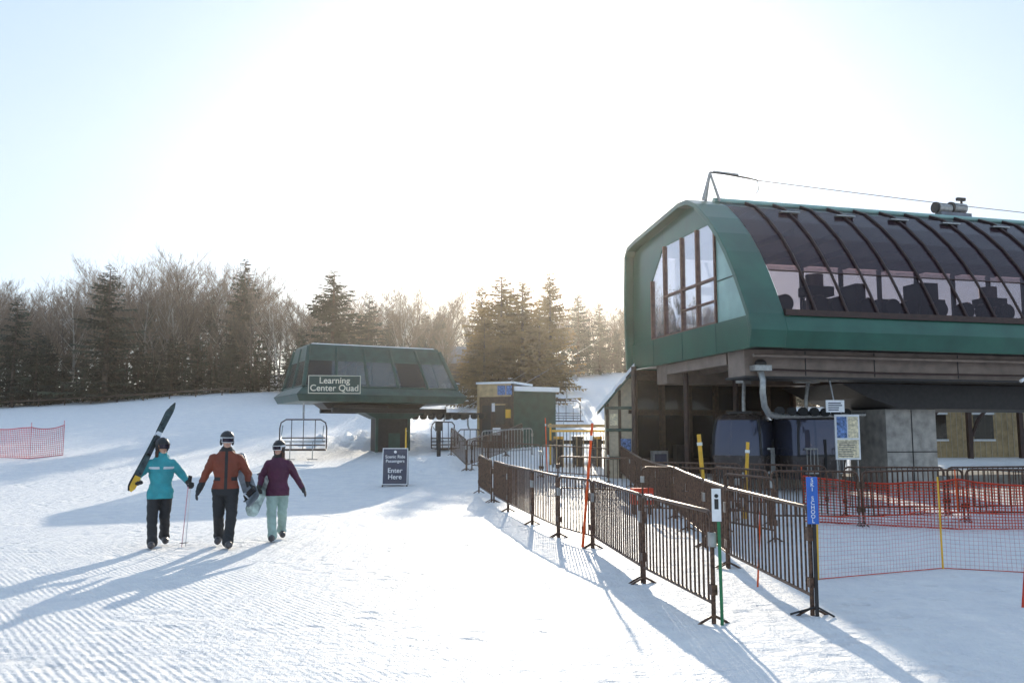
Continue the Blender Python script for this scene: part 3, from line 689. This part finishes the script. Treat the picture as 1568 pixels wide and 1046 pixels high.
# ------------------------------------------------------------ stakes
def stake(px0,py0,px1,py1,D,m,r=.02,name='marker_stake',ground=False):
    a_=S(px0,py0,D); b_=S(px1,py1,D); 
    if ground: b_.z=zt(b_.x,b_.y)-.02
    b=MB(); b.tube(b_,a_,r,r*.85,m,8); b.tube(a_.lerp(b_,.1),a_.lerp(b_,.14),r*1.15,r*1.15,WHITE,8); b.make(name,None,b_)
g=G(893,838); stake(907,648,892,838,g.y,ORANGE,.024,ground=True)
stake(1070,665,1080,740,20,YEL,.055,ground=True); stake(1145,677,1139,745,19,YEL,.045,ground=True)
g=G(1160,898); stake(1165,762,1160,898,g.y,ORANGE,.012,ground=True)
g=G(1566,930); stake(1574,800,1566,930,g.y,REDN,.015,ground=True)
stake(835,640,838,700,30,ORANGE,.02,ground=True); stake(622,655,622,697,38,YEL,.03,ground=True)
b=MB(); g=G(1003,800); f=frame(g.x,g.y+1.5,.2,0); b.box(f,-.24,.24,0,.25,.25,.62,REDN); b.box(f,-.2,.2,-.02,-.001,.35,.5,WHITE)
for q in ((-.2,.05),(.16,.05),(-.2,.18),(.16,.18)): b.box(f,q[0],q[0]+.04,q[1],q[1]+.04,0,.25,DARK)
b.make('red_equipment_box',None,f(0,0,0),bevel=.01)
# ------------------------------------------------------------ signs
g=G(1250,944); e=E('ski_school_sign',g); D=g.y; t=S(1242,730,D); lo=S(1242,802,D); f=frame(t.x,t.y,math.radians(-4)); b=MB()
b.tube((g.x+.01,g.y,-.05),(t.x+.02,D+.02,t.z),.021,.021,DARK,8); b.path([(g.x-.25,g.y+.05,.015),(g.x+.01,g.y,.1),(g.x+.15,g.y-.1,.02)],.012,DARK,6)
b.box(f,-.057,.057,-.022,-.008,lo.z,t.z,BLUES); b.make('post_and_board',e,bevel=.003)
hh=(t.z-lo.z); LT='SKI SCHOOL'
for i,ch in enumerate(LT):
    if ch!=' ': text(ch,.056,f(0,-.024,t.z-hh*(i+.75)/10.4),math.radians(-4),WHITE,e,'letter_'+ch.lower(),ext=.001)
g=G(1106,955); D=g.y; e=E('trail_marker_sign',g); t=S(1096,748,D); b=MB()
b.tube((g.x,g.y,-.05),(t.x+.02,D+.01,t.z-.02),.017,.017,mat('green_post',(.02,.16,.06),.5),8)
q=S(1097,798,D); f=frame(t.x,D,-.1); b.box(f,-.045,.045,-.02,-.008,q.z,t.z,WHITE); b.box(f,-.02,.02,-.0225,-.0205,q.z+.12,q.z+.22,DARK); b.tube(f(0,-.024,q.z+.25),f(0,-.02,q.z+.25),.02,.02,DARK,12)
b.make('post_and_plate',e)
g=G(604,756); e=E('scenic_ride_sign',g); f=frame(g.x,g.y,math.radians(3),zt(g.x,g.y)); D=g.y; wd=.40
FT=lambda u,v,z: f(u,v+z*.13,z)
b=MB(); b.box(FT,-wd,wd,0,.03,.06,1.2,NAVY)
for (u0,u1,z0,z1) in ((-wd,-wd+.025,.06,1.2),(wd-.025,wd,.06,1.2),(-wd,wd,1.175,1.2),(-wd,wd,.06,.085)): b.box(FT,u0,u1,-.012,-.001,z0,z1,WHITE)
b.box(FT,-wd,-wd+.04,0.0,.04,0,.06,DARK); b.box(FT,wd-.04,wd,0.0,.04,0,.06,DARK)
FB=lambda u,v,z: f(u,v+.45-z*.22,z)
b.box(FB,-wd,wd,0,.03,0,1.17,NAVY); b.tube(FT(0,-.02,1.08),FT(0,-.005,1.08),.045,.045,WHITE,14)
b.make('a_frame_board',e)
tx=text('Scenic Ride\nPassengers',.135,FT(0,-.016,.86),math.radians(3),WHITE,e,'lettering_small',ext=.001,tilt=82.5,spacing=1.0)
tx=text('Enter\nHere',.21,FT(0,-.016,.40),math.radians(3),WHITE,e,'lettering_large',ext=.001,tilt=82.5,spacing=.95)
# ------------------------------------------------------------ people
def person(name,px,py,scale,P,cols,yaw=0,headyaw=0,female=False):
    g=G(px,py); gzz=zt(g.x,g.y)
    face=math.atan2(g.x,g.y)*-1+yaw
    M=Matrix.Translation((g.x,g.y,gzz))@Matrix.Rotation(face,4,'Z')@Matrix.Scale(scale,4)
    e=E(name,(g.x,g.y,gzz))
    T=lambda p: M@Vector(p)
    segs=[]; b=MB(); dm=BLACK
    def cap(lbl,a_,ra,c_,rc,n=14):
        a_=Vector(a_); c_=Vector(c_); b.tube(a_,c_,ra,rc,dm,n); b.ell(a_,(ra,)*3,dm,n,8); b.ell(c_,(rc,)*3,dm,n,8); segs.append((lbl,a_,c_,ra,rc))
    w=.9 if female else 1.0
    rings=[]
    for z,rx,ry,yo in ((.78,.185,.135,0),(.80,.205,.155,0),(.92,.20,.155,0),(1.04,.178*(.94 if female else 1),.135,0),(1.18,.195,.145,0),(1.30,.213*w,.15,.005),(1.37,.205*w,.135,.01),(1.43,.155,.115,.015),(1.475,.10,.095,.01),(1.545,.08,.08,0),(1.55,.06,.06,0)):
        rings.append([Vector((rx*math.cos(2*math.pi*k/22),yo+ry*math.sin(2*math.pi*k/22),z)) for k in range(22)])
    b.loft(rings,dm); segs.append(('torso',Vector((0,0,.86)),Vector((0,0,1.3)),.2,.2)); segs.append(('torso',Vector((-.1,0,1.36)),Vector((.1,0,1.36)),.12,.12)); segs.append(('torso',Vector((0,0,1.38)),Vector((0,0,1.53)),.1,.085))
    b.ell((0,.10,1.46),(.13,.07,.075),dm,16,10); segs.append(('torso',Vector((-.07,.1,1.46)),Vector((.07,.1,1.46)),.07,.07))
    hc=Vector((0,-.02,1.64))
    MH=Matrix.Translation(hc)@Matrix.Rotation(headyaw,4,'Z')@Matrix.Rotation(.06,4,'X')
    def Hp(x,y,z): return MH@Vector((x,y,z))
    b.ell(Hp(0,0,.02),(.078,.098,.105),dm,18,12); b.ell(Hp(0,-.028,-.055),(.056,.062,.058),dm,14,10); b.ell(Hp(0,-.1,-.018),(.014,.02,.024),dm,10,8); b.ell(Hp(0,-.088,-.09),(.022,.016,.016),dm,8,6)
    for s in (-1,1): b.ell(Hp(.08*s,.01,-.01),(.012,.022,.032),dm,8,6)
    b.tube(Hp(0,.01,-.05),(0,.0,1.46),.055,.06,dm,12)
    segs.append(('skin',Hp(0,0,.02),Hp(0,-.03,-.06),.095,.06)); 
    for s,lg in ((-1,P['rleg']),(1,P['lleg'])):
        hip=Vector((.09*s,0,.9)); kn=Vector(lg[0]); an=Vector(lg[1])
        cap('pants',hip,.120,kn,.084); cap('pants',kn,.084,an,.074); cap('pants',an+Vector((0,0,.06)),.08,an,.088)
        toe=an+Vector((.02*s,-.15,-.03 if an.z<.12 else -.07)); heel=an+Vector((0,.05,-.04))
        toe.z=max(toe.z,.05); heel.z=max(heel.z,.05)
        cap('boot',heel,.058,toe,.054); cap('boot',an,.066,heel,.06)
        cap('sole',heel+Vector((0,.005,-.024)),.032,toe+Vector((0,-.014,-.024)),.030)
    for s,ar in ((-1,P['rarm']),(1,P['larm'])):
        sh=Vector((.19*s*w,.01,1.36)); el=Vector(ar[0]); ha=Vector(ar[1])
        cap('sleeve',sh,.080,el,.062); fd=(ha-el).normalized(); wr=ha-fd*.05
        cap('sleeve',el,.062,wr,.05)
        cap('glove',wr,.044,ha,.042)
        acr=Vector(ar[2]).normalized(); acr=(acr-fd*acr.dot(fd)).normalized(); cur=fd.cross(acr)*ar[3]
        pe=ha+fd*.06; cap('glove',ha-acr*.018,.03,pe-acr*.024,.022,8); cap('glove',ha+acr*.018,.03,pe+acr*.024,.022,8)
        cl=ar[4]
        for i,ln in enumerate((.85,1.0,.95,.75)):
            o=pe+acr*(-.045+.03*i); d1=(fd+cur*cl*.8).normalized(); d2=(fd*(1-cl)+cur*(cl*1.3+.1)).normalized()
            k1=o+d1*.042*ln; k2=k1+d2*.04*ln
            cap('glove',o,.0155,k1,.015,6); cap('glove',k1,.015,k2,.013,6)
        o=ha-acr*.035+fd*.01; k1=o+(fd*.6-acr*.8+cur*.4).normalized()*.045; k2=k1+(fd+cur*.7*cl).normalized()*.035
        cap('glove',o,.018,k1,.017,6); cap('glove',k1,.017,k2,.014,6)
    ob=b.make('tmpbody'); rm=ob.modifiers.new('r','REMESH'); rm.mode='VOXEL'; rm.voxel_size=.0095; rm.use_smooth_shade=True
    smm=ob.modifiers.new('s','SMOOTH'); smm.iterations=4; smm.factor=.5
    dg=bpy.context.evaluated_depsgraph_get(); ev=ob.evaluated_get(dg); me=bpy.data.meshes.new_from_object(ev); bpy.data.objects.remove(ob)
    me.materials.clear()
    labs=['torso','sleeve','pants','boot','glove','skin','sole','accent','collar']
    for L_ in labs: me.materials.append(cols.get(L_,cols['torso']))
    A=np.array([s[1] for s in segs]); Bv=np.array([s[2] for s in segs])-A; ra=np.array([s[3] for s in segs]); rb=np.array([s[4] for s in segs]); lb=[labs.index(s[0]) for s in segs]; bb=(Bv**2).sum(1)
    n=len(me.vertices); cv=np.empty(n*3); me.vertices.foreach_get('co',cv); cv=cv.reshape(-1,3)
    nv=np.array([v.normal[:] for v in me.vertices])
    def lab(p):
        d=p-A; t=np.clip((d*Bv).sum(1)/np.maximum(bb,1e-9),0,1); q=np.linalg.norm(d-Bv*t[:,None],axis=1)-(ra+(rb-ra)*t)
        k=lb[int(q.argmin())]
        if k in(0,2) and abs(p[0])<.24: k=0 if p[2]>.795 else 2
        if k==0:
            if p[2]>1.475: k=8
            elif 'accentfn' in P and P['accentfn'](p): k=7
        elif k==1 and P.get('sleevefn') and P['sleevefn'](p): k=7
        return k
    for i in range(n):
        p=cv[i]; 
        if p[2]>1.5: continue
        h=p[2]; amp=.014 if h>.12 else .0
        q=Vector((p[0]*7+scale*9,p[1]*7,p[2]*13+p[0]*9)); f_=noise.noise(q)*.8+noise.noise(q*2.1)*.4
        if any(np.linalg.norm(p-np.array(ar[1]))<.13 for ar in (P['rarm'],P['larm'])): amp=.001
        cv[i]=p+nv[i]*f_*amp
    me.vertices.foreach_set('co',cv.ravel())
    for pl in me.polygons:
        c=pl.center; pl.material_index=lab(np.array(c)); pl.use_smooth=True
    me.transform(Matrix.Translation((-g.x,-g.y,-gzz))@M); me.update()
    bo=bpy.data.objects.new('body',me); sc.collection.objects.link(bo); bo.location=(0,0,0); bo.parent=e
    MH2=M@MH; MM=MH2.to_3x3()
    b=MB()
    def hf(q):
        lim=-.055 if q.y>-.03 else .012
        q=q.copy(); q.z=max(q.z,lim); return q
    b.ell(MH2@Vector((0,.012,.045)),(.107,.128,.112),cols['helmet'],28,18,MM,hf)
    for s in (-1,1): b.ell(MH2@Vector((.088*s,.012,-.02)),(.022,.045,.055),cols['helmet'],12,8,MM)
    for k in (-1,0,1): b.ell(MH2@Vector((.045*k,-.0,.152-.012*abs(k))),(.008,.05,.007),BLACK,8,6,MM)
    b.make('helmet',e)
    b=MB()
    def arc(rx,ry,zc,hz,a0,a1,th,m,n=14):
        o=[]
        for i in range(n+1):
            a=math.radians(a0+(a1-a0)*i/n); c,s=math.sin(a),-math.cos(a)
            o.append([MH2@Vector((c*rx,s*ry,zc-hz)),MH2@Vector((c*(rx+th),s*(ry+th),zc-hz)),MH2@Vector((c*(rx+th),s*(ry+th),zc+hz)),MH2@Vector((c*rx,s*ry,zc+hz))])
        b.loft(o,m,False)
    gz_=P.get('gog',.018)
    arc(.082,.105,gz_,.042,-62,62,.022,cols['gframe']); arc(.100,.122,gz_,.031,-52,52,.008,cols['lens'])
    arc(.107,.124,gz_+.03,.016,60,300,.006,cols['gframe'],24)
    b.ell(MH2@Vector((0,-.092,-.062)),(.022,.008,.006),mat('lips',(.35,.09,.08),.5),10,6,MM)
    b.ell(MH2@Vector((0,-.094,-.063)),(.014,.008,.0025),WHITE,8,6,MM)
    b.make('goggles_and_mouth',e)
    if 'hair' in cols:
        b=MB()
        for i in range(26):
            a=math.radians(U_(60,300)); x=math.sin(a)*.08; y=-math.cos(a)*.085
            b.path([MH2@Vector((x,y,-.03)),MH2@Vector((x*1.12,y*1.1+.01,-.09)),MH2@Vector((x*1.0,y*.9+.02,-.16-.05*R()))],.013*scale,cols['hair'],5)
        b.make('hair',e)
    return e,T
jk=lambda n,c: mat(n,c,.65,0,.12,6,.5,90)
BLKC=jk('black_fabric',(.018,.018,.02)); TEALC=jk('turquoise_jacket',(.035,.30,.34)); RUSTC=jk('rust_jacket',(.19,.04,.018)); MAR=jk('maroon_jacket',(.07,.01,.04)); MINT=jk('mint_pants',(.32,.44,.40))
BOOT=mat('boot_grey',(.08,.07,.07),.5,0,.3,20); LENS=mat('goggle_lens',(.02,.015,.03),.08,.3,.1,5); HAIRB=mat('brown_hair',(.07,.035,.02),.6)
STR=mat('white_trim',(.6,.62,.65),.5)
P1=dict(rleg=((-.11,-.13,.50),(-.09,-.24,.11)),lleg=((.08,-.02,.50),(.09,.24,.16)),
 rarm=((-.37,.02,1.15),(-.33,-.21,1.07),(1,0,.3),1,.9),larm=((.35,.04,1.15),(.42,-.13,1.05),(0,.3,1),-1,.9),
 accentfn=lambda p: (abs(p[2]-1.30)<.018 and abs(p[0])>.03) )
e1,T1=person('skier_turquoise_jacket',242,838,1.0,P1,dict(torso=TEALC,sleeve=TEALC,pants=BLKC,boot=BOOT,sole=BLACK,glove=BLKC,skin=SKIN,accent=STR,collar=TEALC,helmet=BLACK,gframe=BLACK,lens=LENS,hair=HAIRB),headyaw=.5,female=True)
SKB=mat('ski_graphic',(.03,.05,.05),.3,0,.6,9); SKY=mat('ski_yellow',(.7,.4,.02),.35)
def ski(b,a_,c_,nrm,wd,m,m2):
    a_=Vector(a_); c_=Vector(c_); d=(c_-a_); L=d.length; d.normalize(); nrm=Vector(nrm); nrm=(nrm-d*nrm.dot(d)).normalized(); sd=d.cross(nrm); rings=[]
    N=24
    for i in range(N+1):
        t=i/N; w=wd*(.82+.35*abs(2*t-1)**1.5); w*= min(1,math.sqrt(max(0.03,(1-t)*14))) if t>.93 else 1; w*=min(1,math.sqrt(max(.05,t*18))) if t<.05 else 1
        up_=nrm*(.07*max(0,(t-.9)/.1)**2 + .02*max(0,(.06-t)/.06))
        c=a_+d*L*t+up_; rings.append([c-sd*w,c+sd*w,c+sd*w+nrm*.012,c-sd*w+nrm*.012])
    k=int(N*.2); k2=int(N*.66); k3=int(N*.7); b.loft(rings[:k+1],m2,False); b.loft(rings[k:k2+1],m,False); b.loft(rings[k2:k3+1],STR,False); b.loft(rings[k3:],m,False)
    for t,l in ((.40,.14),(.54,.1)):
        c=a_+d*L*t+nrm*.012; q=[c-sd*.03,c+sd*.03,c+sd*.03+d*l,c-sd*.03+d*l]; b.hexa(q+[x+nrm*.05 for x in q],BLACK)
v1=lambda p: T1(p)-T1((0,0,0))
b=MB(); ski(b,T1((-.45,-.36,.93)),T1((.15,.42,2.36)),v1((.25,-1,.25)),.047,SKB,SKY); ski(b,T1((-.47,-.33,.96)),T1((.12,.45,2.33)),v1((-.25,1,-.25)),.047,SKB,BLACK)
b.make('skis',e1)
b=MB(); pm=mat('pole_pink',(.7,.40,.45),.35); b.tube(T1((.43,-.17,1.12)),T1((.36,-.16,.0)),.010,.007,pm,8); b.tube(T1((.435,-.17,1.17)),T1((.425,-.17,1.05)),.018,.016,BLACK,10)
b.tube(T1((.46,-.15,1.12)),T1((.42,-.13,.0)),.010,.007,WHITE,8); b.tube(T1((.465,-.15,1.16)),T1((.455,-.15,1.05)),.018,.016,BLACK,10)
for q in ((.364,-.16,.07),(.422,-.13,.07)): b.ell(T1(q),(.045,.045,.006),BLACK,14,6)
b.make('ski_poles',e1)
P2=dict(rleg=((-.09,.0,.50),(-.07,.22,.15)),lleg=((.10,-.15,.50),(.06,-.24,.10)),
 rarm=((-.31,.06,1.10),(-.40,-.06,.86),(0,1,0),1,.35),larm=((.33,.08,1.12),(.37,-.04,.88),(0,-1,.0),1,.8),
 accentfn=lambda p: (abs(p[0])<.02 and p[1]<0) or p[2]<.9 or (abs(p[2]-1.05)<.03 and .08<abs(p[0])<.17 and p[1]<0), sleevefn=lambda p:p[2]<1.0)
e2,T2=person('snowboarder_rust_jacket',342,839,1.05,P2,dict(torso=RUSTC,sleeve=RUSTC,pants=BLKC,boot=BOOT,sole=BLACK,glove=BLKC,skin=SKIN,accent=BLKC,collar=BLKC,helmet=BLACK,gframe=STR,lens=LENS),headyaw=.15)
def board(e,c,d,wv,L,wd,m,name='snowboard'):
    c=Vector(c); d=Vector(d).normalized(); wv=Vector(wv); wv=(wv-d*wv.dot(d)).normalized(); nr=d.cross(wv); b=MB(); rings=[]; N=28
    for i in range(N+1):
        t=i/N*2-1; w=wd*(.88+.12*t*t); ed=max(0,(abs(t)-.78)/.22); w*=math.sqrt(max(.01,1-ed**2.2)); q=c+d*L/2*t+nr*(.05*ed**2)
        rings.append([q-wv*w,q+wv*w,q+wv*w+nr*.012,q-wv*w+nr*.012])
    b.loft(rings,m,False)
    for t in (-.28,.28):
        q=c+d*L*t+nr*.014; b.hexa([q+d*x+wv*y+nr*z for z in (0,.03) for x,y in ((-.06,-.12),(.06,-.12),(.06,.12),(-.06,.12))],BLACK)
        b.path([q+wv*.1-d*.06,q+wv*.13+nr*.14,q+wv*.1+d*.06],.014,BLACK,6); b.path([q-wv*.06-d*.07,q-wv*.06+nr*.09,q-wv*.06+d*.07],.014,STR,6)
    b.make(name,e)
d3=lambda T,v: T(v)-T((0,0,0))
board(e2,T2((.31,.10,1.02)),d3(T2,(.18,-.72,-.5)),d3(T2,(.35,.3,.9)),1.35,.145,mat('board_grey',(.16,.18,.2),.35,0,.4,5))
P3=dict(rleg=((-.10,-.13,.50),(-.07,-.22,.10)),lleg=((.09,-.0,.50),(.09,.22,.15)),
 rarm=((-.29,.05,1.13),(-.32,-.12,.95),(0,-1,.0),-1,.8),larm=((.32,.03,1.12),(.45,-.07,.90),(0,1,.2),-1,.3))
e3,T3=person('snowboarder_maroon_jacket',423,829,.96,P3,dict(torso=MAR,sleeve=MAR,pants=MINT,boot=BOOT,sole=BLACK,glove=BLKC,skin=SKIN,accent=BLKC,collar=BLKC,helmet=BLACK,gframe=STR,lens=LENS,hair=HAIRB),headyaw=-.55,female=True)
board(e3,T3((-.27,-.02,.92)),d3(T3,(-.25,-.72,-.55)),d3(T3,(-.35,.3,.9)),1.3,.135,mat('board_pattern',(.42,.5,.45),.35,0,.55,6))
# ------------------------------------------------------------ thin sunlit ice haze hanging over the valley
hm=bpy.data.materials.new('ice_haze'); hm.use_nodes=True; hn=hm.node_tree.nodes; hn.remove(hn['Principled BSDF'])
vsn=hn.new('ShaderNodeVolumeScatter'); vsn.inputs['Density'].default_value=.0006; vsn.inputs['Anisotropy'].default_value=.78; vsn.inputs['Color'].default_value=(1,.94,.86,1)
hm.node_tree.links.new(vsn.outputs[0],hn['Material Output'].inputs['Volume'])
b=MB(); b.box(lambda u,v,z: Vector((u,v,z)),-260,260,9,170,-12,60,hm); b.make('ice_haze',None,(0,90,0))
